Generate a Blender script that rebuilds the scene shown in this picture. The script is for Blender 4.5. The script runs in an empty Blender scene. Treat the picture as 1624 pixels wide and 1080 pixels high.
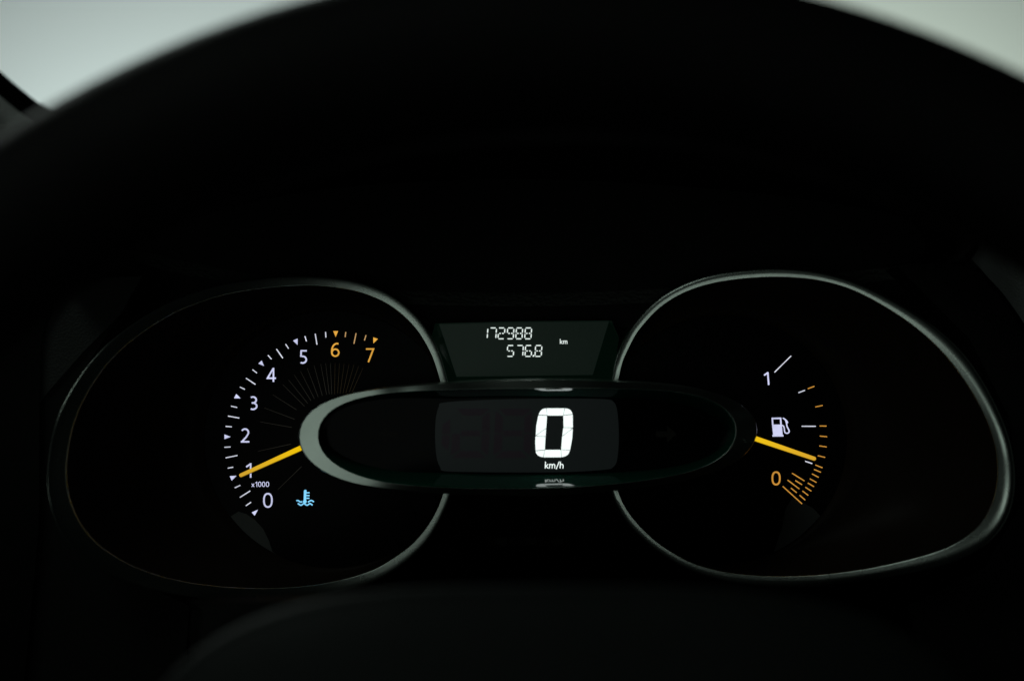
import bpy, math, random
from mathutils import Vector
random.seed(4)
S = bpy.context.scene
COL = S.collection
PI = math.pi

# ------------------------------------------------------------------ camera, world, lamps, exposure
CAMY, CAMZ = -0.6, 1.1
cd = bpy.data.cameras.new("camera"); cam = bpy.data.objects.new("camera", cd); COL.objects.link(cam)
cam.location = (0, CAMY, CAMZ); cam.rotation_euler = (PI/2, 0, 0)
cd.lens = 60; cd.sensor_width = 36; cd.clip_start = 0.01; cd.clip_end = 50
cd.dof.use_dof = True; cd.dof.focus_distance = 0.594; cd.dof.aperture_fstop = 5.6
S.camera = cam
w = bpy.data.worlds.new("World"); S.world = w; w.use_nodes = True
w.node_tree.nodes["Background"].inputs[0].default_value = (0.55, 0.75, 0.68, 1)
w.node_tree.nodes["Background"].inputs[1].default_value = 0.0015
S.view_settings.view_transform = 'Standard'; S.view_settings.look = 'None'
S.view_settings.exposure = 0; S.view_settings.gamma = 1
S.cycles.max_bounces = 6

def area(name, loc, target, sx, sy, power, col):
    l = bpy.data.lights.new(name, 'AREA'); l.shape = 'RECTANGLE'; l.size = sx; l.size_y = sy
    l.energy = power; l.color = col
    o = bpy.data.objects.new(name, l); COL.objects.link(o)
    o.location = loc
    o.rotation_euler = (Vector(target) - Vector(loc)).to_track_quat('-Z', 'Y').to_euler()
    return o
# lamps added out of sight behind the dash to light the studio wall
area("wall_fill_lamp", (-0.48, 1.62, 1.18), (-0.50, 2.1, 1.40), 0.55, 0.15, 4.0, (0.90, 1.0, 1.01))
area("wall_fill_lamp", (0.42, 1.62, 1.20), (0.45, 2.1, 1.42), 0.55, 0.15, 4.1, (0.90, 1.0, 0.90))
# unseen lamp added behind the camera for reflections in the metal rings
area("ring_reflection_lamp", (-0.26, -1.3, 1.00), (-0.05, 0, 1.07), 0.58, 0.40, 0.38, (0.87, 1.0, 0.92))
area("pad_fill_lamp", (-0.6, 0.9, 1.75), (-0.2, 0.08, 1.15), 0.6, 0.4, 3.0, (0.9, 1.0, 0.94))  # added outside the windscreen to brighten the dash pad
area("flank_fill_lamp", (-0.55, -0.65, 1.95), (0.1, 0, 1.08), 0.5, 0.4, 0.95, (0.86, 1.0, 0.92))  # unseen lamp added high on the left to brighten the dashboard flanks

# ------------------------------------------------------------------ helpers
K = 0.6/1624
def W(x, y, d):
    return Vector(((x-812)*K*d, d-0.6, CAMZ-(y-540)*K*d))

def mat(name, col, rough=0.5, metal=0.0, spec=0.5, bump=0.0, bscale=600, vor=False, emit=None, es=1.0, coat=0.0):
    m = bpy.data.materials.new(name); m.use_nodes = True
    nt = m.node_tree; b = nt.nodes["Principled BSDF"]
    b.inputs["Base Color"].default_value = (*col, 1); b.inputs["Roughness"].default_value = rough
    b.inputs["Metallic"].default_value = metal; b.inputs["Specular IOR Level"].default_value = spec
    b.inputs["Coat Weight"].default_value = coat; b.inputs["Coat Roughness"].default_value = 0.08
    tc = nt.nodes.new("ShaderNodeTexCoord")
    n = nt.nodes.new("ShaderNodeTexNoise"); n.inputs["Scale"].default_value = 45; n.inputs["Detail"].default_value = 5
    nt.links.new(tc.outputs["Object"], n.inputs["Vector"])
    mr = nt.nodes.new("ShaderNodeMapRange"); mr.inputs["To Min"].default_value = max(0.02, rough-0.06)
    mr.inputs["To Max"].default_value = rough+0.06
    nt.links.new(n.outputs["Fac"], mr.inputs["Value"]); nt.links.new(mr.outputs["Result"], b.inputs["Roughness"])
    if bump:
        t = nt.nodes.new("ShaderNodeTexVoronoi" if vor else "ShaderNodeTexNoise")
        t.inputs["Scale"].default_value = bscale
        nt.links.new(tc.outputs["Object"], t.inputs["Vector"])
        bp = nt.nodes.new("ShaderNodeBump"); bp.inputs["Strength"].default_value = bump; bp.inputs["Distance"].default_value = 0.001
        nt.links.new(t.outputs[0], bp.inputs["Height"]); nt.links.new(bp.outputs["Normal"], b.inputs["Normal"])
    if emit:
        b.inputs["Emission Color"].default_value = (*emit, 1); b.inputs["Emission Strength"].default_value = es
    return m

M = {}
M['face'] = mat('gloss_black_dial', (0.004, 0.004, 0.004), 0.30, spec=0.04)
M['funnel'] = mat('satin_black_funnel', (0.015, 0.011, 0.008), 0.45, spec=0.05)
M['plastic'] = mat('black_plastic', (0.006, 0.007, 0.006), 0.6, spec=0.15, bump=0.1)
M['dark'] = mat('matt_black_plastic', (0.004, 0.004, 0.004), 0.8, spec=0.1)
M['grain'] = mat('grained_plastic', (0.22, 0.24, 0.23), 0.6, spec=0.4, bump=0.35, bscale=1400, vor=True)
M['leather'] = mat('black_leather', (0.006, 0.006, 0.006), 0.6, spec=0.12, bump=0.3, bscale=1500, vor=True)
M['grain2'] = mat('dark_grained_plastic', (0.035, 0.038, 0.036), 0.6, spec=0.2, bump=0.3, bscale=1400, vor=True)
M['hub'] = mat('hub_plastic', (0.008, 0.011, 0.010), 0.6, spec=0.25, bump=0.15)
M['chrome'] = mat('satin_metal', (0.58, 0.66, 0.60), 0.30, metal=1.0, bump=0.02, bscale=2500)
M['bezel'] = mat('bezel_satin_metal', (0.62, 0.70, 0.64), 0.27, metal=1.0, bump=0.03, bscale=2500)
M['gloss'] = mat('piano_black', (0.003, 0.004, 0.004), 0.09, spec=0.04)
M['shelf'] = mat('green_black_gloss', (0.005, 0.055, 0.034), 0.08, spec=0.5)
M['shelf'].node_tree.nodes['Principled BSDF'].inputs['IOR'].default_value = 2.3
M['sector'] = mat('dial_reflection_grey', (0.085, 0.09, 0.085), 0.5, spec=0.3)  # lighter grey that stands for a reflection on the dials
M['pad'] = mat('dash_pad', (0.11, 0.125, 0.11), 0.7, spec=0.2, bump=0.6, bscale=500, vor=True)
M['frit'] = mat('black_ceramic_border', (0.003, 0.003, 0.003), 0.9, spec=0.0)
M['wall'] = mat('pale_wall_paint', (0.78, 0.80, 0.78), 0.9, spec=0.1)
def em(name, c, s, var=0.0):
    m = mat(name, (0.02, 0.02, 0.02), 0.5, emit=c, es=s)
    if var:                                              # backlight that is not quite even
        nt = m.node_tree; n = nt.nodes.new("ShaderNodeTexNoise"); n.inputs["Scale"].default_value = 220; n.inputs["Detail"].default_value = 2
        g_ = nt.nodes.new("ShaderNodeNewGeometry"); nt.links.new(g_.outputs["Position"], n.inputs["Vector"])
        r_ = nt.nodes.new("ShaderNodeMapRange"); r_.inputs["From Min"].default_value = 0.3; r_.inputs["From Max"].default_value = 0.7
        r_.inputs["To Min"].default_value = s*(1-var); r_.inputs["To Max"].default_value = s*(1+var)
        nt.links.new(n.outputs["Fac"], r_.inputs["Value"]); nt.links.new(r_.outputs["Result"], nt.nodes["Principled BSDF"].inputs["Emission Strength"])
    return m
M['white'] = em('white_backlight', (0.66, 0.68, 0.95), 0.95, 0.16)
M['tick'] = em('tick_backlight', (0.80, 0.82, 0.95), 0.85, 0.2)
M['amber'] = em('amber_backlight', (0.80, 0.40, 0.055), 0.95, 0.14)
M['tickamber'] = em('amber_tick_backlight', (0.80, 0.48, 0.20), 0.60, 0.15)
M['fuelamber'] = em('deep_amber_backlight', (0.72, 0.33, 0.05), 0.85, 0.18)
M['thin'] = em('dim_line_print', (0.95, 0.85, 0.66), 0.010)
M['thinamber'] = em('dim_amber_line_print', (0.95, 0.58, 0.20), 0.009)
M['blue'] = em('blue_telltale', (0.22, 0.66, 1.0), 1.0, 0.12)
M['lcdwhite'] = em('white_display_segment', (0.90, 1.0, 0.97), 1.1)
M['lcdgap'] = em('display_segment_gap', (0.55, 0.65, 0.62), 0.5)
M['lcdtext'] = em('white_display_text', (0.85, 0.95, 0.90), 0.95)
def needle_mat(name, lo, hi, x_tip, x_hub):           # light guide: fed at the hub, dimmer toward its tip
    m = em(name, hi, 0.85); nt = m.node_tree; b = nt.nodes["Principled BSDF"]
    g_ = nt.nodes.new("ShaderNodeNewGeometry"); sp = nt.nodes.new("ShaderNodeSeparateXYZ"); nt.links.new(g_.outputs["Position"], sp.inputs[0])
    r_ = nt.nodes.new("ShaderNodeMapRange"); r_.inputs["From Min"].default_value = x_tip; r_.inputs["From Max"].default_value = x_hub
    nt.links.new(sp.outputs["X"], r_.inputs["Value"]); mx = nt.nodes.new("ShaderNodeMix"); mx.data_type = 'RGBA'
    mx.inputs["A"].default_value = (*lo, 1); mx.inputs["B"].default_value = (*hi, 1)
    nt.links.new(r_.outputs["Result"], mx.inputs["Factor"]); nt.links.new(mx.outputs["Result"], b.inputs["Emission Color"]); return m
M['needle'] = needle_mat('yellow_needle_top', (0.72, 0.40, 0.03), (1.0, 0.62, 0.0), W(380, 0, 0.597).x, W(472, 0, 0.597).x)
M['needle_fuel'] = needle_mat('yellow_fuel_needle_top', (0.78, 0.42, 0.03), (1.0, 0.62, 0.01), W(1293, 0, 0.597).x, W(1203, 0, 0.597).x)
M['needleside'] = em('yellow_needle_side', (0.7, 0.36, 0.01), 0.10)
M['screen'] = mat('display_glass', (0.004, 0.006, 0.006), 0.2, spec=0.1, emit=(0.50, 0.66, 0.64), es=0.0085)
M['trip'] = mat('green_display_glass', (0.004, 0.006, 0.005), 0.2, spec=0.1, emit=(0.44, 0.76, 0.57), es=0.0098)
M['tripside'] = mat('green_display_bevel', (0.002, 0.012, 0.007), 0.12, spec=0.15, emit=(0.2, 0.9, 0.5), es=0.0022)
M['ghost'] = mat('unlit_segment', (0.006, 0.004, 0.006), 0.25, spec=0.1, emit=(0.66, 0.55, 0.68), es=0.0077)
M['arrow'] = mat('unlit_arrow', (0.014, 0.013, 0.006), 0.5, spec=0.3)
g = bpy.data.materials.new('windscreen_glass'); g.use_nodes = True; nt = g.node_tree; nt.nodes.clear()
o_ = nt.nodes.new("ShaderNodeOutputMaterial"); mx = nt.nodes.new("ShaderNodeMixShader"); tr = nt.nodes.new("ShaderNodeBsdfTransparent")
gl = nt.nodes.new("ShaderNodeBsdfGlossy"); gl.inputs["Roughness"].default_value = 0.02; tr.inputs[0].default_value = (0.93, 0.97, 0.95, 1)
mx.inputs[0].default_value = 0.03
nt.links.new(tr.outputs[0], mx.inputs[1]); nt.links.new(gl.outputs[0], mx.inputs[2]); nt.links.new(mx.outputs[0], o_.inputs[0])
M['glass'] = g

def thing(name, label, cat, base, group=None, kind=None):
    o = bpy.data.objects.new(name, None); COL.objects.link(o); o.location = base; o.empty_display_size = 0.02
    o['label'] = label; o['category'] = cat
    if group: o['group'] = group
    return o
def origin(p):
    v = Vector((0, 0, 0))
    while p is not None:
        v = v + p.location; p = p.parent
    return v
def mesh(name, V, F, m, parent=None, smooth=False, mats=None, fm=None, label=None):
    me = bpy.data.meshes.new(name)
    c = sum(V, Vector((0, 0, 0)))/len(V)
    me.from_pydata([v-c for v in V], [], F)
    for mm in (mats or [m]): me.materials.append(M[mm])
    if fm:
        for p, i in zip(me.polygons, fm): p.material_index = i
    if smooth:
        for p in me.polygons: p.use_smooth = True
    me.update()
    o = bpy.data.objects.new(name, me); COL.objects.link(o)
    o.location = c - origin(parent)
    if parent: o.parent = parent
    if label: o['label'] = label
    return o
def tag(o, label, cat): o['label'] = label; o['category'] = cat; return o

def poly(pts, d, t=0.0003):
    """flat prism from outline in reference coordinates; front at depth d, back at d+t"""
    n = len(pts)
    V = [W(x, y, d) for x, y in pts]+[Vector(W(x, y, d))+Vector((0, t, 0)) for x, y in pts]
    F = [tuple(range(n))]+[(i, i+n, (i+1) % n+n, (i+1) % n) for i in range(n)]
    return V, F
def ribbon(pts, wd, d, closed=False, t=0.00012):
    n = len(pts); L = []; R = []
    for i in range(n):
        if closed: a = pts[i-1]; b = pts[i]; c = pts[(i+1) % n]
        else: a = pts[max(i-1, 0)]; b = pts[i]; c = pts[min(i+1, n-1)]
        def nrm(p, q):
            dx, dy = q[0]-p[0], q[1]-p[1]; l = math.hypot(dx, dy)
            return None if l < 1e-9 else (-dy/l, dx/l)
        n1 = nrm(a, b) or nrm(b, c); n2 = nrm(b, c) or n1
        mx_, my_ = n1[0]+n2[0], n1[1]+n2[1]; l = math.hypot(mx_, my_) or 1
        mx_, my_ = mx_/l, my_/l; k = 1/max(0.45, mx_*n1[0]+my_*n1[1])
        ww = wd(i/(n-1))/2 if callable(wd) else wd/2
        L.append((b[0]+mx_*ww*k, b[1]+my_*ww*k)); R.append((b[0]-mx_*ww*k, b[1]-my_*ww*k))
    V = [W(*p, d) for p in L]+[W(*p, d) for p in R]; V += [v+Vector((0, t, 0)) for v in V]
    F = []
    for i in range(n if closed else n-1):
        j = (i+1) % n
        F.append((i, j, n+j, n+i)); F.append((i, j, 2*n+j, 2*n+i)); F.append((n+i, n+j, 3*n+j, 3*n+i))
    return V, F
def join(parts):
    V = []; F = []
    for v, f in parts:
        b = len(V); V += v; F += [tuple(i+b for i in q) for q in f]
    return V, F
def arc(cx, cy, rx, ry, a0, a1, n=14):
    return [(cx+rx*math.cos(math.radians(a0+(a1-a0)*i/n)), cy+ry*math.sin(math.radians(a0+(a1-a0)*i/n))) for i in range(n+1)]

# glyph strokes: unit height 1, y up, x from 0
GL = {
 '0': [('c', [(0.33+0.26*math.copysign(abs(math.cos(t))**0.85, math.cos(t)), 0.5+0.435*math.copysign(abs(math.sin(t))**0.85, math.sin(t))) for t in [2*PI*i/28 for i in range(28)]])],
 '1': [('o', [(0.10, 0.74), (0.38, 0.94)]), ('o', [(0.40, 1.0), (0.40, 0)])],
 '2': [('o', arc(0.30, 0.70, 0.235, 0.235, 150, -20, 12)+[(0.49, 0.55), (0.36, 0.36), (0.10, 0.08)]), ('o', [(0.02, 0.065), (0.60, 0.065)])],
 '3': [('o', arc(0.26, 0.725, 0.235, 0.21, 125, -88, 14)+[(0.18, 0.515)]), ('o', [(0.19, 0.512)]+arc(0.26, 0.29, 0.27, 0.225, 84, -122, 16))],
 '4': [('o', [(0.66, 0.26), (0.06, 0.26), (0.45, 0.93)]), ('o', [(0.48, 1.0), (0.48, 0)])],
 '5': [('o', [(0.54, 0.935), (0.145, 0.935), (0.125, 0.56)]+arc(0.245, 0.305, 0.26, 0.24, 92, -122, 16))],
 '6': [('o', [(0.54, 0.915), (0.42, 0.935), (0.30, 0.89), (0.19, 0.79), (0.115, 0.63), (0.085, 0.46), (0.085, 0.32)]), ('c', arc(0.325, 0.305, 0.24, 0.24, 0, 345, 23))],
 '7': [('o', [(0.02, 0.935), (0.55, 0.935), (0.19, 0.0)])],
 'x': [('o', [(0.03, 0.62), (0.50, 0.0)]), ('o', [(0.49, 0.62), (0.02, 0.0)])],
 'k': [('o', [(0.08, 1.05), (0.08, 0)]), ('o', [(0.46, 0.66), (0.12, 0.32)]), ('o', [(0.16, 0.38), (0.50, 0.0)])],
 'm': [('o', [(0.08, 0.70), (0.08, 0)]), ('o', [(0.08, 0.45)]+arc(0.26, 0.44, 0.17, 0.20, 150, 0, 8)+[(0.43, 0)]), ('o', [(0.43, 0.45)]+arc(0.61, 0.44, 0.17, 0.20, 150, 0, 8)+[(0.78, 0)])],
 'h': [('o', [(0.08, 1.05), (0.08, 0)]), ('o', [(0.08, 0.42)]+arc(0.28, 0.42, 0.19, 0.22, 150, 0, 8)+[(0.47, 0)])],
 '/': [('o', [(0.0, -0.12), (0.36, 1.06)])],
}
ADV = {'x': 0.60, 'k': 0.58, 'm': 0.98, 'h': 0.6, '/': 0.44, '1': 0.60, '0': 0.72}
def glyph(ch, x, y, h, sw, d, shear=0.0, sx=1.0, parent=None, m='white', name='numeral', label=None):
    """x,y: lower-left corner in reference coordinates"""
    parts = []
    for q, (kind, pts) in enumerate(GL[ch]):
        P = [(x+(px*sx+shear*py)*h, y-py*h) for px, py in pts]
        parts.append(ribbon(P, sw, d-0.00001*q, kind == 'c'))
    V, F = join(parts)
    return mesh(name, V, F, m, parent, label=label)
def text(s, x, y, h, sw, d, parent, m, name='letter', gap=1.0, sx=1.0, shear=0.0):
    for ch in s:
        glyph(ch, x, y, h, sw, d, parent=parent, m=m, name=name, sx=sx, shear=shear); x += ADV[ch]*h*gap*sx

def catmull(P, n=10, closed=True):
    out = []; N = len(P)
    for i in range(N if closed else N-1):
        if closed: a, b, c, e = P[i-1], P[i], P[(i+1) % N], P[(i+2) % N]
        else: a, b, c, e = P[max(i-1, 0)], P[i], P[i+1], P[min(i+2, N-1)]
        for k in range(n):
            t = k/n
            out.append(tuple(0.5*((2*b[j])+(c[j]-a[j])*t+(2*a[j]-5*b[j]+4*c[j]-e[j])*t*t+(3*b[j]-a[j]-3*c[j]+e[j])*t**3) for j in range(len(b))))
    if not closed: out.append(tuple(P[-1]))
    return out
def polar(curve, c, N):
    """resample a star-shaped closed curve as radius by angle around c, smoothed"""
    T = sorted((math.atan2(p[1]-c[1], p[0]-c[0]) % (2*PI), math.hypot(p[0]-c[0], p[1]-c[1])) for p in curve)
    T = [(T[-1][0]-2*PI, T[-1][1])]+T+[(T[0][0]+2*PI, T[0][1])]
    out = []; j = 0
    for i in range(N):
        a = 2*PI*i/N
        while T[j+1][0] < a: j += 1
        t = (a-T[j][0])/max(1e-9, T[j+1][0]-T[j][0]); out.append(T[j][1]*(1-t)+T[j+1][1]*t)
    for _ in range(3): out = [(out[i-1]+2*out[i]+out[(i+1) % N])/4 for i in range(N)]
    return out
def pt(c, r, i, N):
    a = 2*PI*i/N; return (c[0]+r*math.cos(a), c[1]+r*math.sin(a))
def loft(rows, closed=True):
    N = len(rows[0]); V = [v for r in rows for v in r]; F = []
    for k in range(len(rows)-1):
        for i in range(N if closed else N-1):
            j = (i+1) % N; F.append((k*N+i, k*N+j, (k+1)*N+j, (k+1)*N+i))
    return V, F
N = 200

# ------------------------------------------------------------------ setting: wall outside
V = []; F = []
for i in range(25):
    for j in range(9):
        u = -1.9+3.8*i/24; V.append(Vector((u, 2.15-0.10*u*u, 0.2+2.3*j/8)))
for i in range(24):
    for j in range(8): F.append((i*9+j, i*9+9+j, i*9+10+j, i*9+j+1))
o = mesh('backdrop_wall', V, F, 'wall', smooth=True); o['kind'] = 'structure'

# ------------------------------------------------------------------ windscreen and dashboard
edge = [(-260, -90), (-80, 40), (0, 113), (30, 139), (60, 163), (90, 184), (150, 212), (300, 262), (560, 300), (812, 310), (1100, 300), (1400, 270), (1624, 240), (1900, 200)]
E1 = catmull(edge, 40, False)
ws = thing('windscreen', 'clear windscreen with black border, pale wall seen through it at upper left and right', 'windscreen', W(812, 310, 0.71))
top = [W(x, y, 0.71) for x, y in E1]
up = [v+Vector((0, -0.13, 0.20)) for v in top]
V, F = loft([top, up], False); mesh('glass_pane', V, F, 'glass', ws)
wd = lambda x: 24-6*min(1, max(0, x/300))
low = [W(x-8, y+wd(x)+14, 0.700) for x, y in E1]
V, F = loft([[W(x, y, 0.7085) for x, y in E1], low], False); mesh('border_band', V, F, 'frit', ws)
parts = []
for k in range(16):                                     # printed dots fading out above the border
    x = 66+k*2.9; yy = min(E1, key=lambda p: abs(p[0]-x))[1]
    parts.append(poly([(x-0.8, yy+1), (x+0.9, yy-4), (x+2.0, yy-3.4), (x+0.5, yy+1.5)], 0.7082))
V, F = join(parts); o = mesh('border_dots', V, F, 'frit', ws); o['kind'] = 'stuff'

dash = thing('dashboard', 'black grained dashboard around the dials, its pad showing pale at the far left edge', 'dashboard', W(812, 1000, 0.62))
rows = []
for k in range(9):
    t = k/8
    rows.append([W(x-8*(1-t), y+wd(x)+8+t*t*150, 0.699-0.095*t) for x, y in E1[::8]])
V, F = loft(rows, False); mesh('top_pad', V, F, 'pad', dash, smooth=True)
V, F = poly([(-500, 470), (2100, 470), (2100, 1500), (-500, 1500)], 0.612, 0.01); mesh('fascia_panel', V, F, 'dark', dash)
# wings of the fascia either side, grained
wingR = [(1424, 424), (1470, 419), (1515, 419), (1545, 424), (1600, 490), (1650, 580), (1720, 760), (1730, 1100), (1480, 1100), (1440, 960), (1560, 900), (1620, 800), (1600, 660), (1540, 540), (1470, 470)]
V, F = poly(wingR, 0.578, 0.02); mesh('fascia_wing', V, F, 'plastic', dash)
wingL = [(230, 440), (170, 441), (125, 441), (60, 530), (60, 845), (35, 1100), (290, 1100), (300, 960), (180, 905), (95, 820), (75, 740), (110, 620), (190, 500)]
V, F = poly(wingL, 0.578, 0.02); mesh('fascia_wing', V, F, 'plastic', dash)
# outer flanks (grained, facing the driver)
def flank(inner, outer, d0, d1, name, m):
    A = catmull(inner, 8, False); B = catmull(outer, 8, False); rows = []
    for k in range(6):
        t = k/5
        rows.append([W(a[0]*(1-t)+b[0]*t, a[1]*(1-t)+b[1]*t, d0+(d1-d0)*math.sin(t*PI/2)) for a, b in zip(A, B)])
    V, F = loft(rows, False); return mesh(name, V, F, m, dash, smooth=True)
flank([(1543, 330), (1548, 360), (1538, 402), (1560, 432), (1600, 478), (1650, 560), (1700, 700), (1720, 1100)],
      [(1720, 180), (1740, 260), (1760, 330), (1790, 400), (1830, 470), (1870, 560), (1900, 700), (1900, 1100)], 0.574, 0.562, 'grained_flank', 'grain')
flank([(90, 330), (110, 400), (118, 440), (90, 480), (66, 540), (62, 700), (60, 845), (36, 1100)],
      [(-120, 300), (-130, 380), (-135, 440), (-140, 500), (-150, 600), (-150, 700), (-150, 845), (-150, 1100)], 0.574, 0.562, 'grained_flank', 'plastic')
V, F = poly([(112, 441), (150, 437), (168, 441), (226, 438), (190, 500), (130, 560), (60, 640), (60, 500)], 0.5765, 0.004)
mesh('grained_corner', V, F, 'grain2', dash)

# ------------------------------------------------------------------ instrument hood
hood = thing('instrument_hood', 'matt black arched hood shading the instruments, behind the steering wheel rim', 'hood', W(812, 240, 0.56))
lip = catmull([(118, 438), (108, 400), (150, 350), (260, 300), (480, 252), (812, 234), (1150, 250), (1400, 280), (1510, 305), (1545, 345), (1537, 392), (1515, 415)], 12, False)
crest = catmull([(100, 452), (88, 400), (125, 335), (220, 270), (440, 190), (812, 160), (1180, 180), (1440, 225), (1535, 275), (1562, 325), (1556, 385), (1530, 424)], 12, False)
rows = [[Vector(W(x, y, 0.545))+Vector((0, 0.066, -0.004)) for x, y in lip],
        [W(x, y, 0.548) for x, y in lip],
        [W(x, y-4, 0.5455) for x, y in lip],
        [W(x*0.8+c[0]*0.2, y*0.8+c[1]*0.2, 0.544) for (x, y), c in zip(lip, crest)],
        [W(x, y, 0.555) for x, y in crest], [W(x, y-10, 0.60) for x, y in crest]]
V, F = loft(rows, False); mesh('hood_shell', V, F, 'dark', hood, smooth=True)
back = [W(x, y, 0.611) for x, y in lip]
V, F = [W(x, y, 0.611) for x, y in catmull([(40, 520), (100, 300), (812, 150), (1540, 250), (1700, 520)], 12, False)], None
mesh('hood_back_wall', V, [tuple(range(len(V)))], 'plastic', hood)

# ------------------------------------------------------------------ gauges
def bezel(parent, inner, outer, c, dfn, prof, m='bezel', backd=0.6119, name='bezel_ring', slope=lambda p: 0.0):
    ri = polar(catmull(inner), c, N); ro = polar(catmull(outer), c, N); rows = []
    for t, dd in prof:
        row = []
        for i in range(N):
            r = ri[i]*(1-t)+ro[i]*t; p = pt(c, r, i, N); wpx = ro[i]-ri[i]
            row.append(W(p[0], p[1], dfn(p)+(dd+t*slope(p))*wpx*0.00022))
        rows.append(row)
    last = [pt(c, ro[i], i, N) for i in range(N)]
    rows.append([W(p[0], p[1], 0.5)*1.0 if False else Vector((W(p[0], p[1], dfn(p)).x, backd-0.6, W(p[0], p[1], dfn(p)).z)) for p in last])
    V, F = loft(rows); mesh(name, V, F, m, parent, smooth=True)
    return ri, ro
def dial(parent, c, R, ri, dfn, dplate=0.5985):
    rc = [min(R, ri[i]-5) for i in range(N)]
    rows = []
    for t in (0, 0.15, 0.4, 0.7, 0.9, 1.0):
        row = []
        for i in range(N):
            r = ri[i]*(1-t)+(rc[i]+1.5)*t; p = pt(c, r, i, N)
            d0 = dfn(p)+0.0005; row.append(W(p[0], p[1], d0+(dplate-0.0012-d0)*(1-(1-t)**2.0)))
        rows.append(row)
    rows.append([W(*pt(c, rc[i], i, N), dplate-0.0002) for i in range(N)])
    V, F = loft(rows); mesh('funnel', V, F, 'funnel', parent, smooth=True)
    V = [W(*pt(c, rc[i]+1.2, i, N), dplate) for i in range(N)]
    mesh('dial_plate', V, [tuple(range(N))], 'face', parent)
    return rc
def line(parent, a, b, wpx, m, name, d, w2=None):
    V, F = ribbon([a, b], (lambda t: wpx+(w2-wpx)*t) if w2 else wpx, d)
    return mesh(name, V, F, m, parent)

# ---- tachometer
CL = (527, 697)
tach = thing('tachometer', 'left dial numbered 0 to 7 with yellow needle at 1, in a satin ring', 'tachometer', W(527, 697, 0.60))
LI = [(697, 602), (684, 563), (662, 525), (636, 498), (610, 480), (580, 467), (550, 459), (520, 455), (485, 453), (445, 455), (410, 459), (370, 465), (330, 476), (280, 495), (235, 522), (190, 557), (150, 605), (120, 665), (107, 730), (108, 775), (125, 825), (160, 866), (210, 896), (260, 914), (310, 924), (360, 930), (410, 932), (450, 931), (490, 928), (530, 921), (560, 914), (595, 902), (625, 884), (650, 865), (670, 844), (688, 817), (700, 790), (712, 745), (714, 690), (708, 645)]
LOo = [(708, 600), (695, 556), (672, 515), (645, 486), (617, 466), (585, 452), (553, 444), (520, 440), (485, 438), (443, 439), (405, 443), (362, 449), (320, 460), (268, 480), (220, 508), (172, 544), (128, 595), (92, 660), (76, 730), (76, 785), (94, 843), (135, 888), (192, 919), (250, 937), (305, 946), (357, 951), (410, 953), (452, 952), (494, 948), (535, 940), (567, 931), (605, 916), (637, 896), (664, 873), (684, 849), (700, 819), (712, 791), (725, 745), (727, 690), (720, 645)]
def tiltup(p): return 0.105*max(0, p[1]-720)*0.00021
def dL(p): return 0.5945-0.046*max(0, min(1.2, (620-p[0])/520))**2.0-tiltup(p)
PR = [(0, 4.0), (0, 0.10), (0.02, 0.03), (0.06, 0.0), (0.09, 0.0), (0.34, 0.0), (0.4, 0.002), (0.50, 0.012), (0.60, 0.03), (0.75, 0.075), (0.88, 0.15), (0.96, 0.25), (1.0, 0.36)]
PRL = [(t, dd if t < 0.45 else dd*0.25) for t, dd in PR]
riL, roL = bezel(tach, LI, LOo, CL, dL, PRL)
rcL = dial(tach, CL, 203, riL, dL)
DP = 0.5982
def c1(x, y): return (320+x/3.175, 500+y/3.175)
TK = [((222,958),(248,940)),((192,916),(244,883)),((166,868),(194,855)),((131,769),(158,764)),((120,717),(180,705)),((114,664),(145,662)),
      ((120,559),(151,561)),((132,507),(189,517)),((147,457),(178,464)),((192,361),(217,373)),((222,316),(270,348)),((255,273),(278,291)),
      ((333,201),(351,221)),((376,170),(408,216)),((422,145),(437,168)),((519,105),(527,131)),((571,93),(580,148)),((623,84),(625,112)),
      ((725,84),(722,110)),((777,90),(766,144)),((827,100),(819,127))]
for k, (a, b) in enumerate(TK):
    line(tach, c1(*a), c1(*b), 1.55, 'tick' if k < 18 else 'tickamber', 'tick_mark', DP)
TR = [[(400,1028),(431,1062),(466,998)],[(165,640),(185,688),(237,636)],[(108,195),(108,245),(174,220)]]   # crop7 coords
tri = [[(340+x/6.75, 660+y/6.75) for x, y in t] for t in TR]
tri += [[(340+x/9, 520+y/9) for x, y in t] for t in ([(312,942),(280,1004),(372,1004)], [(674,466),(627,510),(708,543)], [(1187,153),(1123,182),(1187,243)])]
tri += [[(500+x/12, 510+y/12) for x, y in t] for t in ([(342,180),(434,180),(388,294)], [(1103,300),(1192,330),(1106,414)])]
for k, t in enumerate(tri):
    V, F = poly(t, DP, 0.00012); mesh('scale_arrow', V, F, 'white' if k < 6 else 'amber', tach)
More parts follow.
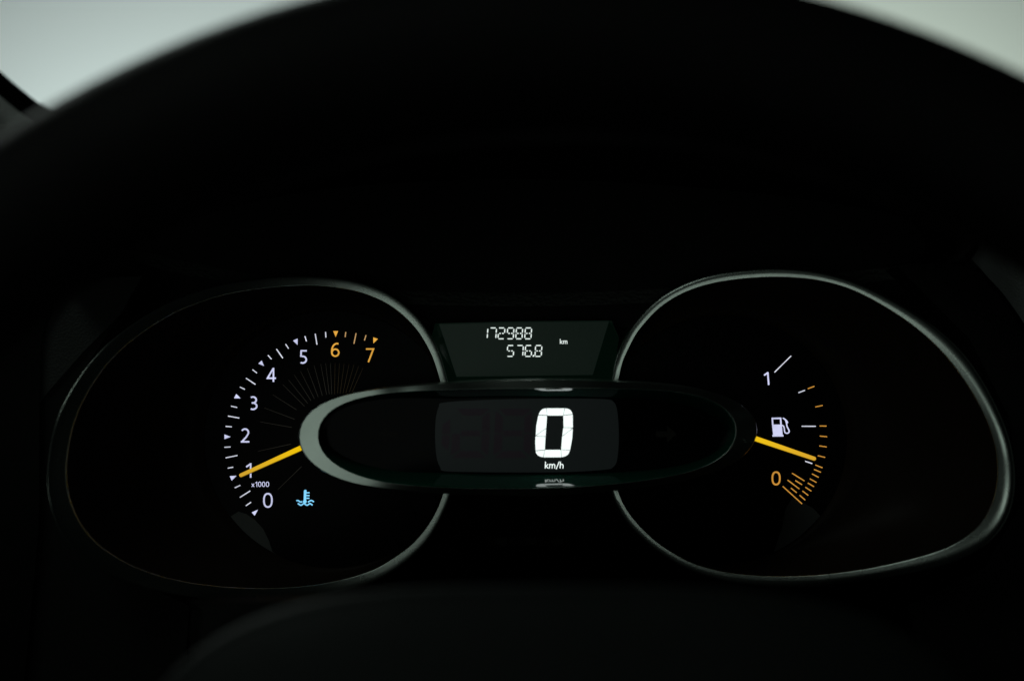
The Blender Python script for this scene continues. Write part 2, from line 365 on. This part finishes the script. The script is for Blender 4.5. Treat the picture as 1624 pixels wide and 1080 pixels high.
#          centre x, y, height, glyph width
for ch, cx, cy, h, gx, m in (('0', 424.8, 793.2, 24.2, .66, 'white'), ('1', 394.0, 745.8, 23.0, .50, 'white'), ('2', 388.7, 690.3, 23.2, .62, 'white'),
                   ('3', 401.2, 639.2, 22.6, .54, 'white'), ('4', 430.7, 594.4, 22.2, .70, 'white'), ('5', 480.7, 566.0, 22.2, .56, 'white'),
                   ('6', 531.4, 554.8, 23.0, .62, 'amber'), ('7', 586.6, 563.2, 22.2, .60, 'amber')):
    glyph(ch, cx-gx*h/2, cy+h/2, h, 2.5, DP, parent=tach, m=m)
text('x1000', 399.0, 771.8, 8.2, 0.95, DP, tach, 'white', 'numeral', 1.06, 0.98)
def c9(x, y): return (430+x/9.55, 560+y/9.55)
RL = [((385,858),(25,630)),((505,803),(175,475)),((553,760),(262,405)),((605,722),(350,330)),((655,690),(445,275)),((713,665),(545,225)),
      ((775,645),(650,185)),((840,630),(750,165)),((880,622),(825,155)),((918,622),(897,150)),((960,620),(968,150)),((1005,612),(1035,155)),
      ((1045,612),(1105,160)),((1088,612),(1180,165)),((1130,608),(1255,175)),((1180,600),(1325,195)),((1225,595),(1390,225))]
for k, (a, b) in enumerate(RL): line(tach, c9(*a), c9(*b), 1.0, 'thin' if k < 10 else 'thinamber', 'radial_line', DP, 0.6)
for a, b in (((449,648),(283,684)),((453,564),(293,536)),((467,523),(315,466)),((503,760),(382,878))):
    line(tach, c1(*a), c1(*b), 1.1, 'thin', 'radial_line', DP, 0.6)

def needle(parent, base, tip, w0, w1, d0, d1, m='needle'):
    dx, dy = tip[0]-base[0], tip[1]-base[1]; L = math.hypot(dx, dy); ux, uy = dx/L, dy/L; nx, ny = -uy, ux
    back = (base[0]-ux*26, base[1]-uy*26)
    out = [(back[0]+nx*w0/2, back[1]+ny*w0/2), (tip[0]-ux*w1/2+nx*w1/2, tip[1]-uy*w1/2+ny*w1/2)]
    for k in range(1, 8):
        a = PI/2-PI*k/8; out.append((tip[0]-ux*w1/2+ux*math.cos(a)*w1/2+nx*math.sin(a)*w1/2, tip[1]-uy*w1/2+uy*math.cos(a)*w1/2+ny*math.sin(a)*w1/2))
    out += [(tip[0]-ux*w1/2-nx*w1/2, tip[1]-uy*w1/2-ny*w1/2), (back[0]-nx*w0/2, back[1]-ny*w0/2)]
    n = len(out); T = [W(x, y, d0) for x, y in out]
    B = [v+Vector((0, 0.0018, 0)) for v in T]
    F = [tuple(range(n))]+[(i, i+n, (i+1) % n+n, (i+1) % n) for i in range(n)]
    o = mesh('needle', T+B, F, m, parent, mats=[m, 'needleside'], fm=[0]+[1]*n)
    # gradient along the light guide: dimmer toward its tip
    # thin dark carrier under the light guide
    mesh('needle_carrier', *[x for x in poly([(p[0]+0.4, p[1]+1.0) for p in out], d0+0.0021, 0.0005)], 'needleside', o)
    return o
needle(tach, (472, 712.5), (379.5, 754.5), 8.3, 5.6, 0.5935, 0.596)

def coolant_icon(parent, d):
    o = thing_part('coolant_telltale', parent, W(484, 790, d))
    def c(x, y): return (464+x/27, 770+y/27)
    pr = [ribbon([c(540, 215), c(525, 680)], 3.9, d), poly([(c(525, 678)[0]+2.9*math.cos(a), c(525, 678)[1]+2.9*math.sin(a)) for a in [2*PI*i/16 for i in range(16)]], d-0.00002, 0.0001),
          poly([(c(545, 215)[0]+1.95*math.cos(a), c(545, 215)[1]+1.5*math.sin(a)) for a in [2*PI*i/12 for i in range(12)]], d-0.00003, 0.0001)]
    V, F = join(pr); mesh('thermometer', V, F, 'blue', o)
    for y in (300, 420, 535):
        V, F = ribbon([c(590, y), c(725, y)], 1.9, d); mesh('bar', V, F, 'blue', o)
    def wave(x0, x1, y, amp, n, ph): return [c(x0+(x1-x0)*i/24, y+amp*math.cos(ph+2*PI*n*i/24)) for i in range(25)]
    for a in (((165, 415, 665, 32, 0.85, 2.2),), ((655, 915, 665, 32, 0.85, 0.3),), ((220, 855, 800, 34, 2.45, 0.6+2.4),)):
        V, F = ribbon(wave(*a[0]), 2.1, d); mesh('wave', V, F, 'blue', o)
def thing_part(name, parent, loc):
    o = bpy.data.objects.new(name, None); COL.objects.link(o); o.parent = parent; o.location = loc-origin(parent); o.empty_display_size = 0.01; return o
coolant_icon(tach, DP)

def sector(parent, pts, name='dial_reflection_patch'):  # grey wedge laid on the dial as a painted reflection, no real part
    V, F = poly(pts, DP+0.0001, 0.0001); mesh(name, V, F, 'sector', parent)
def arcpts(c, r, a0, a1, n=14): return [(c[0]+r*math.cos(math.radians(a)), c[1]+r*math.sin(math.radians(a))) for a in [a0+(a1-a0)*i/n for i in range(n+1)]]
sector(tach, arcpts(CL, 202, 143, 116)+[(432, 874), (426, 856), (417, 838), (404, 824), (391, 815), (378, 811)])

# ---- fuel gauge
CR = (1147, 697)
fuel = thing('fuel_gauge', 'right dial with fuel pump symbol, 1 and amber 0, yellow needle near empty', 'fuel gauge', W(1147, 697, 0.60))
RI = [(982, 600), (988, 573), (999, 550), (1009, 530), (1022, 514), (1038, 496), (1058, 480), (1080, 467), (1105, 457), (1135, 449), (1167, 444), (1200, 441), (1230, 440), (1262, 441), (1292, 444), (1320, 450), (1349, 459), (1380, 474), (1411, 492), (1438, 510), (1463, 530), (1485, 550), (1504, 571), (1523, 596), (1541, 623), (1556, 650), (1567, 675), (1575, 698), (1580, 722), (1582, 745), (1580, 765), (1577, 787), (1569, 808), (1558, 828), (1544, 842), (1525, 856), (1502, 868), (1475, 878), (1442, 886), (1410, 894), (1375, 901), (1335, 907), (1297, 911), (1258, 913), (1219, 913), (1187, 911), (1157, 908), (1130, 902), (1105, 895), (1083, 885), (1064, 874), (1042, 859), (1022, 841), (1008, 826), (996, 810), (983, 785), (973, 745), (970, 695), (974, 640)]
RO = [(971, 600), (977, 568), (988, 542), (998, 522), (1012, 504), (1030, 484), (1052, 466), (1077, 452), (1103, 441), (1133, 433), (1166, 428), (1200, 425), (1230, 424), (1264, 426), (1296, 430), (1326, 437), (1357, 447), (1392, 463), (1427, 482), (1458, 500), (1486, 520), (1510, 541), (1530, 562), (1549, 588), (1565, 615), (1580, 643), (1592, 670), (1601, 695), (1607, 722), (1610, 748), (1610, 772), (1607, 798), (1598, 823), (1583, 848), (1563, 866), (1538, 881), (1508, 893), (1478, 902), (1444, 909), (1411, 915), (1376, 921), (1336, 926), (1297, 930), (1257, 931), (1217, 930), (1184, 927), (1153, 922), (1125, 915), (1099, 906), (1075, 895), (1054, 882), (1031, 866), (1010, 847), (995, 831), (983, 814), (971, 786), (961, 745), (957, 695), (962, 640)]
def dR(p):
    u = max(0, min(1, (p[0]-980)/630)); return 0.5945-0.026*u-0.011*u**4-tiltup(p)
riR, roR = bezel(fuel, RI, RO, CR, dR, PR)
rcR = dial(fuel, CR, 196, riR, dR)
def c4(x, y): return (1160+x/2.84, 520+y/2.842)
FT = [((194,200),(269,126),'tick'),((302,292),(331,281),'tick'),((316,443),(380,443),'tick'),((332,600),(364,611),'tick'),
      ((344,274),(374,263),0),((378,356),(411,349),0),((397,441.5),(428,442),0),((398,487),(431,490),0),((396,531),(429,536),0),((389,575),(422,583),0),
      ((378,617),(410,630),0),((372,637),(403,650),0),((363,657),(393,673),0),((353,679),(383,696),0),((344,698),(372,715),0),((333,717),(360,735),0),
      ((320,734),(346,754),0),((307,753),(332,775),0),((273,654),(329,689),0),((288,687),(318,706),0),((253,685),(306,725),0),((268,721),(294,742),0),((231,713),(318,792),0)]
for a, b, m in FT: line(fuel, c4(*a), c4(*b), 1.55, m or 'fuelamber', 'tick_mark', DP)
glyph('1', 1211.0, 610.5, 20.5, 2.5, DP, shear=-0.08, parent=fuel, m='white')
glyph('0', 1223.4, 769.6, 22.6, 2.6, DP, parent=fuel, m='fuelamber', sx=1.0)
pump = thing_part('fuel_pump_symbol', fuel, W(1238, 677, DP))
def c3(x, y): return (1215+x/21.6, 655+y/21.6)
V, F = ribbon([c3(228, 400), c3(214, 183), c3(497, 178), c3(512, 400)], 2.4, DP); mesh('pump_frame', V, F, 'white', pump)
V, F = poly([c3(204, 392), c3(540, 392), c3(568, 745), c3(242, 748)], DP-0.00001, 0.0001); mesh('pump_body', V, F, 'white', pump)
V, F = poly([c3(215, 750), c3(595, 746), c3(598, 800), c3(220, 804)], DP-0.00002, 0.0001); mesh('pump_base', V, F, 'white', pump)
V, F = ribbon(catmull([c3(530, 415), c3(590, 440), c3(620, 510), c3(630, 600), c3(650, 665), c3(710, 690), c3(770, 670), c3(790, 610), c3(760, 540), c3(720, 460), c3(705, 380), c3(690, 290)], 5, False), 1.9, DP-0.00003); mesh('hose', V, F, 'white', pump)
V, F = poly([c3(565, 178), c3(590, 152), c3(670, 205), c3(730, 265), c3(760, 330), c3(735, 352), c3(672, 325), c3(650, 250)], DP-0.00004, 0.0001); mesh('nozzle', V, F, 'white', pump)
needle(fuel, (1203, 697), (1294, 728), 8.3, 6.0, 0.5935, 0.596, 'needle_fuel')
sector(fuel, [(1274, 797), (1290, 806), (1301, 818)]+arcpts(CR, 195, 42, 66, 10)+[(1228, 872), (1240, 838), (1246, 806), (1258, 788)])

# ------------------------------------------------------------------ trip display
trip = thing('trip_display', 'dark green display above the oval, reading 172988 and 576.8 km in white', 'display', W(830, 556, 0.60))
scr = [(696.4, 514.8), (830, 511.5), (965.7, 510.3), (940, 594.5), (830, 596), (724, 597.5)]
outx = [(690, 513), (830, 509.5), (970, 508.5), (982, 536), (970, 606), (830, 611), (702, 609), (684, 534)]
DS = 0.6035
V, F = poly(scr, DS, 0.002); mesh('screen', V, F, 'trip', trip)
fr = [(696.4, 514.8), (830, 511.5), (965.7, 510.3), (958, 535), (940, 594.5), (830, 596), (724, 597.5), (703.5, 535)]
V = [W(*p, DS-0.0001) for p in fr]+[W(*p, 0.599) for p in outx]
# order both loops the same way: start top-left
fr2 = fr; ox = outx
F = [(i, (i+1) % 8, (i+1) % 8+8, i+8) for i in range(8)]
mesh('bevel_frame', V, F, 'tripside', trip)
SEG = {'a': [(.12, 1), (.92, 1)], 'b': [(1, .93), (.96, .54)], 'c': [(.95, .46), (.91, .07)], 'd': [(.04, 0), (.84, 0)], 'e': [(.0, .07), (.04, .46)], 'f': [(.05, .54), (.09, .93)], 'g': [(.14, .5), (.86, .5)]}
DG = {'0': 'abcdef', '1': 'bc', '2': 'abged', '3': 'abgcd', '5': 'afgcd', '6': 'afgcde', '7': 'abc', '8': 'abcdefg', '9': 'abcdfg'}
def lcd(ch, x, y, wd_, h, sw, d, parent, m, name='digit'):
    pr = []
    for s in DG[ch]:
        (x0, y0), (x1, y1) = SEG[s]
        a = (x+x0*wd_, y-y0*h); b = (x+x1*wd_, y-y1*h)
        L = math.hypot(b[0]-a[0], b[1]-a[1]); ux, uy = (b[0]-a[0])/L, (b[1]-a[1])/L; nx, ny = -uy, ux
        q = sw/2; ln = [(0, 0), (q*0.8, q), (L-q*0.8, q), (L, 0), (L-q*0.8, -q), (q*0.8, -q)]
        if s == 'g':
            for s0, s1 in ((0, L*0.40), (L*0.60, L)):
                pr.append(poly([(a[0]+ux*t+nx*v, a[1]+uy*t+ny*v) for t, v in ((s0, 0), (s0+q*.8, q), (s1-q*.5, q), (s1, 0), (s1-q*.5, -q), (s0+q*.8, -q))], d, 0.0001))
        else: pr.append(poly([(a[0]+ux*t+nx*v, a[1]+uy*t+ny*v) for t, v in ln], d, 0.0001))
    V, F = join(pr); return mesh(name, V, F, m, parent)
def c10(x, y): return (760+x/10.83, 510+y/10.83)
DD = DS-0.0004
for ch, x0 in zip('172988', (30, 178, 323, 478, 628, 782)):
    px, py = c10(x0, 296); lcd(ch, px, py, 10.9, 17.2, 1.75, DD, trip, 'lcdtext')
for ch, x0 in zip('5768', (478, 640, 786, 958)):
    px, py = c10(x0, 597); lcd(ch, px, py, 10.9, 17.2, 1.75, DD, trip, 'lcdtext')
V, F = poly([(c10(932, 588)[0]+1.5*math.cos(a), c10(932, 588)[1]+1.6*math.sin(a)) for a in [2*PI*i/10 for i in range(10)]], DD, 0.0001); mesh('decimal_point', V, F, 'lcdtext', trip)
text('km', 887.9, 545.4, 7.4, 1.15, DD, trip, 'lcdtext', 'letter', 1.03, 1.12)

# ------------------------------------------------------------------ oval speed display
pod = thing('speed_display', 'central oval display with a large white 0 over km/h and a pale left crescent', 'speedometer', W(836, 694, 0.585))
CP = (836, 694)
PO = [(471.5, 694), (473, 681), (477, 668), (485, 657), (495, 648), (509, 640), (525, 633), (553, 625), (589, 619), (644, 613), (700, 609), (760, 605.5), (836, 603.5), (900, 603.5), (960, 605), (1024, 608), (1088, 614), (1141, 624), (1173, 639), (1194, 656), (1202, 675), (1202, 692), (1192, 711), (1173, 729.5), (1147, 743), (1098, 758), (1034, 771), (960, 779), (900, 784), (836, 786), (780, 785), (720, 783), (674, 780), (621, 775), (568, 768), (529, 757), (504, 743), (485, 727), (476, 713)]
PI_ = [(504.5, 693), (505.5, 680), (510, 669), (516, 659), (525, 650.7), (535, 644), (546.5, 639), (578, 629.5), (621, 623.5), (664, 620.5), (710, 618.5), (770, 617), (836, 616.5), (900, 616), (960, 616.5), (1020, 618.5), (1066, 621), (1109, 628), (1141, 641), (1162, 660), (1168, 681.6), (1164, 701), (1152, 719), (1130, 734), (1092, 748), (1034, 759), (980, 766), (920, 771), (836, 774), (770, 774), (720, 773), (653, 769), (610, 764), (578, 756.5), (551, 746.5), (525, 731), (513, 718), (507, 706)]
def dP(p): return 0.5660
PRP = [(0, 2.5), (0, 0.10), (0.015, 0.03), (0.035, 0.008), (0.05, 0.0), (0.07, 0.0), (0.5, 0.0), (0.93, 0.0), (0.95, 0.0), (0.965, 0.008), (0.985, 0.03), (1.0, 0.1), (1.0, 0.6)]
NP = 320
def pod_rows():
    global N
riP, roP = bezel(pod, PI_, PO, CP, dP, PRP, name='oval_ring', m='chrome', slope=lambda p: 0.75*min(1, max(0, (p[0]-585)/150))**1.5)
# inner walls: ring inner edge back to the face plate around the screen
PB = [(512, 692), (514, 672), (530, 654), (560, 641), (600, 634), (650, 631.5), (705, 633), (770, 631), (836, 630), (905, 630), (965, 632), (1030, 634), (1085, 641), (1125, 655), (1150, 672), (1155, 688), (1148, 706), (1125, 724), (1085, 737), (1030, 745), (972, 749), (905, 751.5), (836, 752), (770, 752), (700, 749), (650, 748), (600, 742), (560, 731), (530, 716), (516, 704)]
rb = polar(catmull(PB), CP, N); rows = []
for t in [k/14 for k in range(15)]:
    rows.append([W(*pt(CP, (riP[i]+0.3)*(1-t)+rb[i]*t, i, N), 0.5670+t**1.35*(0.580-0.5670)) for i in range(N)])
V, F = loft(rows); mesh('inner_wall', V, F, 'shelf', pod, smooth=True)
V = [W(*pt(CP, rb[i]+0.8, i, N), 0.580) for i in range(N)]
mesh('face_plate', V, [tuple(range(N))], 'gloss', pod)
sc = catmull([(690, 690), (691.5, 662), (696, 645), (703, 638.5), (760, 634.5), (836, 632.3), (910, 631.8), (960, 633), (973, 637), (979, 652), (981.5, 690), (979, 728), (972, 741), (960, 744.5), (910, 748), (836, 749), (760, 748.5), (706, 747), (698, 741), (692, 722)], 8)
DZ = 0.5798
V, F = poly(sc, DZ, 0.0001); mesh('screen', V, F, 'screen', pod)
# large zero: individual segments
zero = thing_part('digit_zero', pod, W(878, 686, DZ))
def c5(x, y): return (670+x/4.92, 600+y/4.92)
def rc_(p0, p1, p2, n=6):
    return [((1-t)**2*p0[0]+2*(1-t)*t*p1[0]+t*t*p2[0], (1-t)**2*p0[1]+2*(1-t)*t*p1[1]+t*t*p2[1]) for t in [i/n for i in range(n+1)]]
gp = 1.6
ZS = [
 [(969, 233), (1108, 233), (1097, 290), (975, 290)],
 rc_((907, 284), (918, 236), (965, 234))+[(973, 286)],
 rc_((1112, 234), (1160, 234), (1171, 278))+[(1101, 286)],
 [(904, 289), (972, 291), (966, 386), (884, 443), (888, 370)],
 [(885, 448), (965, 391), (961, 452)],
 [(882, 452), (960, 456), (955, 555), (883, 562), (880, 500)],
 rc_((883, 567), (888, 608), (942, 614))+[(953, 560)],
 [(946, 615), (956, 557), (1079, 557), (1083, 615)],
 [(1082, 557)]+rc_((1087, 614), (1142, 606), (1150, 562)),
 [(1099, 290), (1172, 283), (1174, 383), (1101, 381)],
 [(1099, 385), (1172, 388), (1091, 448)],
 [(1090, 453), (1173, 393), (1168, 470), (1152, 558), (1082, 554)]]
bk = [ribbon([c5(*p) for p in L_], 9.5, DZ-0.0001-0.00002*k, False, 0.00002) for k, L_ in enumerate(([(942, 300), (926, 440), (922, 550)], [(1136, 300), (1132, 440), (1116, 550)], [(965, 262), (1108, 262)], [(950, 586), (1085, 586)]))]
V, F = join(bk); mesh('segment_backing', V, F, 'lcdgap', zero)
for s in ZS:
    V, F = poly([c5(*p) for p in s], DZ-0.0003, 0.00015); mesh('segment', V, F, 'lcdwhite', zero)
text('km/h', 863.6, 742.6, 10.2, 1.4, DZ-0.0003, pod, 'lcdwhite', 'letter', 1.0, 1.16, 0.06)
# unlit ghost digits
def ghost(x0, y0, w_, h_, name, segs):
    st = 13
    G = {'a': [(x0+st*.6, y0), (x0+w_, y0), (x0+w_-st, y0+st*.85), (x0+st*1.4, y0+st*.85)],
         'd': [(x0+st*1.0, y0+h_-st*.85), (x0+w_-st*1.4, y0+h_-st*.85), (x0+w_-st*.5, y0+h_), (x0, y0+h_)],
         'g': [(x0+st*1.1, y0+h_/2-4.5), (x0+w_-st*1.2, y0+h_/2-4.5), (x0+w_-st*1.2, y0+h_/2+4.5), (x0+st*1.1, y0+h_/2+4.5)],
         'f': [(x0+2, y0+4), (x0+st+1, y0+st), (x0+st, y0+h_/2-1), (x0, y0+h_/2-1)], 'e': [(x0, y0+h_/2+1), (x0+st, y0+h_/2+1), (x0+st-1, y0+h_-st), (x0-2, y0+h_-4)],
         'b': [(x0+w_, y0+4), (x0+w_-st+1, y0+st), (x0+w_-st, y0+h_/2-1), (x0+w_, y0+h_/2-1)], 'c': [(x0+w_, y0+h_/2+1), (x0+w_-st, y0+h_/2+1), (x0+w_-st-1, y0+h_-st), (x0+w_-3, y0+h_-4)]}
    o = thing_part(name, pod, W(x0+w_/2, y0+h_/2, DZ))
    for s in segs:
        V, F = poly(G[s], DZ-0.00025, 0.0001); mesh('segment', V, F, 'ghost', o)
ghost(717, 648, 60, 78, 'unlit_digit', 'abgedc'); ghost(784, 648, 60, 78, 'unlit_digit', 'abcdefg'); ghost(686, 660, 28, 58, 'unlit_digit', 'bc')
V, F = poly([(1040, 684), (1058, 684), (1058, 675), (1073, 688), (1058, 702), (1058, 693), (1040, 693)], 0.5797, 0.0001); mesh('turn_arrow', V, F, 'arrow', pod)
V, F = poly([(632, 684), (614, 684), (614, 675), (599, 688), (614, 702), (614, 693), (632, 693)], 0.5797, 0.0001); mesh('turn_arrow', V, F, 'arrow', pod)
# outer body of the pod behind the ring comes with the ring's rear wall

# unlit warning lamps strip below
warn = thing('warning_lamp_strip', 'unlit dark strip of warning lamps below the oval display', 'warning lamp', W(842, 858, 0.611))
V, F = poly([(778, 850), (905, 850), (903, 866), (776, 866)], 0.6105, 0.001); mesh('lamp_window', V, F, 'funnel', warn)
for x in (796, 842, 886):
    V, F = poly([(x-8, 853), (x+8, 853), (x+8, 863), (x-8, 863)], 0.6102, 0.0002); mesh('lamp_cell', V, F, 'arrow', warn)

# ------------------------------------------------------------------ steering wheel
wc = Vector((0.01132, 0.3367-0.6, CAMZ-0.1240)); tilt = 0.198; R0, r0 = 0.19095, 0.01798
ux = Vector((1, 0, 0)); uu = Vector((0, math.sin(tilt), math.cos(tilt))); un = Vector((0, math.cos(tilt), -math.sin(tilt)))
wheel = thing('steering_wheel', 'black leather steering wheel, blurred rim arching over the instruments in the foreground', 'steering wheel', wc)
rows = []
for k in range(28):
    b = 2*PI*k/28; row = []
    for i in range(160):
        a = 2*PI*i/160; rad = ux*math.sin(a)+uu*math.cos(a)
        rr = r0*(1+0.05*math.cos(2*b)+0.012*math.cos(6*a))
        row.append(wc+rad*(R0+rr*math.cos(b))+un*(rr*math.sin(b)*1.05))
    rows.append(row)
rows.append(rows[0]); V, F = loft(rows); mesh('rim', V, F, 'leather', wheel, smooth=True)
# hub cushion
rows = []
for k in range(13):
    t = k/12; row = []
    for i in range(64):
        a = 2*PI*i/64; ca, sa = math.cos(a), math.sin(a)
        q = 2/3.4; x = math.copysign(abs(ca)**q, ca); y = math.copysign(abs(sa)**q, sa)
        f = math.sin(t*PI/2) if t > 0 else 0.001
        row.append(wc+ux*(x*0.098*f)+uu*(y*0.0765*f)-un*(0.012*math.cos(t*PI/2)-0.004)+un*0.02)
    rows.append(row)
rows.append([v+un*0.04 for v in rows[-1]])
V, F = loft(rows); mesh('hub_cushion', V, F, 'hub', wheel, smooth=True)
def spoke(a0, wd0, wd1):
    rad = ux*math.sin(a0)+uu*math.cos(a0); tan = ux*math.cos(a0)-uu*math.sin(a0)
    rows = []
    for k in range(7):
        t = k/6; c = wc+rad*(0.06+t*(R0-0.008-0.06))+un*(0.03*(1-t)); hw = (wd0*(1-t)+wd1*t)/2; row = []
        for j in range(12):
            b = 2*PI*j/12; row.append(c+tan*(hw*math.cos(b))+un*(0.008*math.sin(b)))
        rows.append(row)
    V, F = loft(rows); mesh('spoke', V, F, 'plastic', wheel, smooth=True)
spoke(math.radians(112), 0.06, 0.04); spoke(math.radians(-112), 0.06, 0.04); spoke(math.radians(180), 0.05, 0.035)
# column shroud behind the hub
shroud = thing('steering_column_shroud', 'dark column cover just below the instruments, behind the wheel hub', 'column cover', W(840, 1100, 0.52))
top_ = catmull([(300, 1500), (302, 1080), (304, 970), (330, 948), (600, 940), (840, 936), (1100, 942), (1290, 962), (1370, 1020), (1420, 1120), (1450, 1500)], 8, False)
rows = [[W(x, y+6, 0.600) for x, y in top_], [W(x, y, 0.50) for x, y in top_], [W(x*0.97+840*0.03, y*0.97+1300*0.03, 0.492) for x, y in top_]]
V, F = loft(rows, False); n = len(top_)
F.append(tuple(range(2*n, 3*n)))
mesh('cover_shell', V, F, 'plastic', shroud)
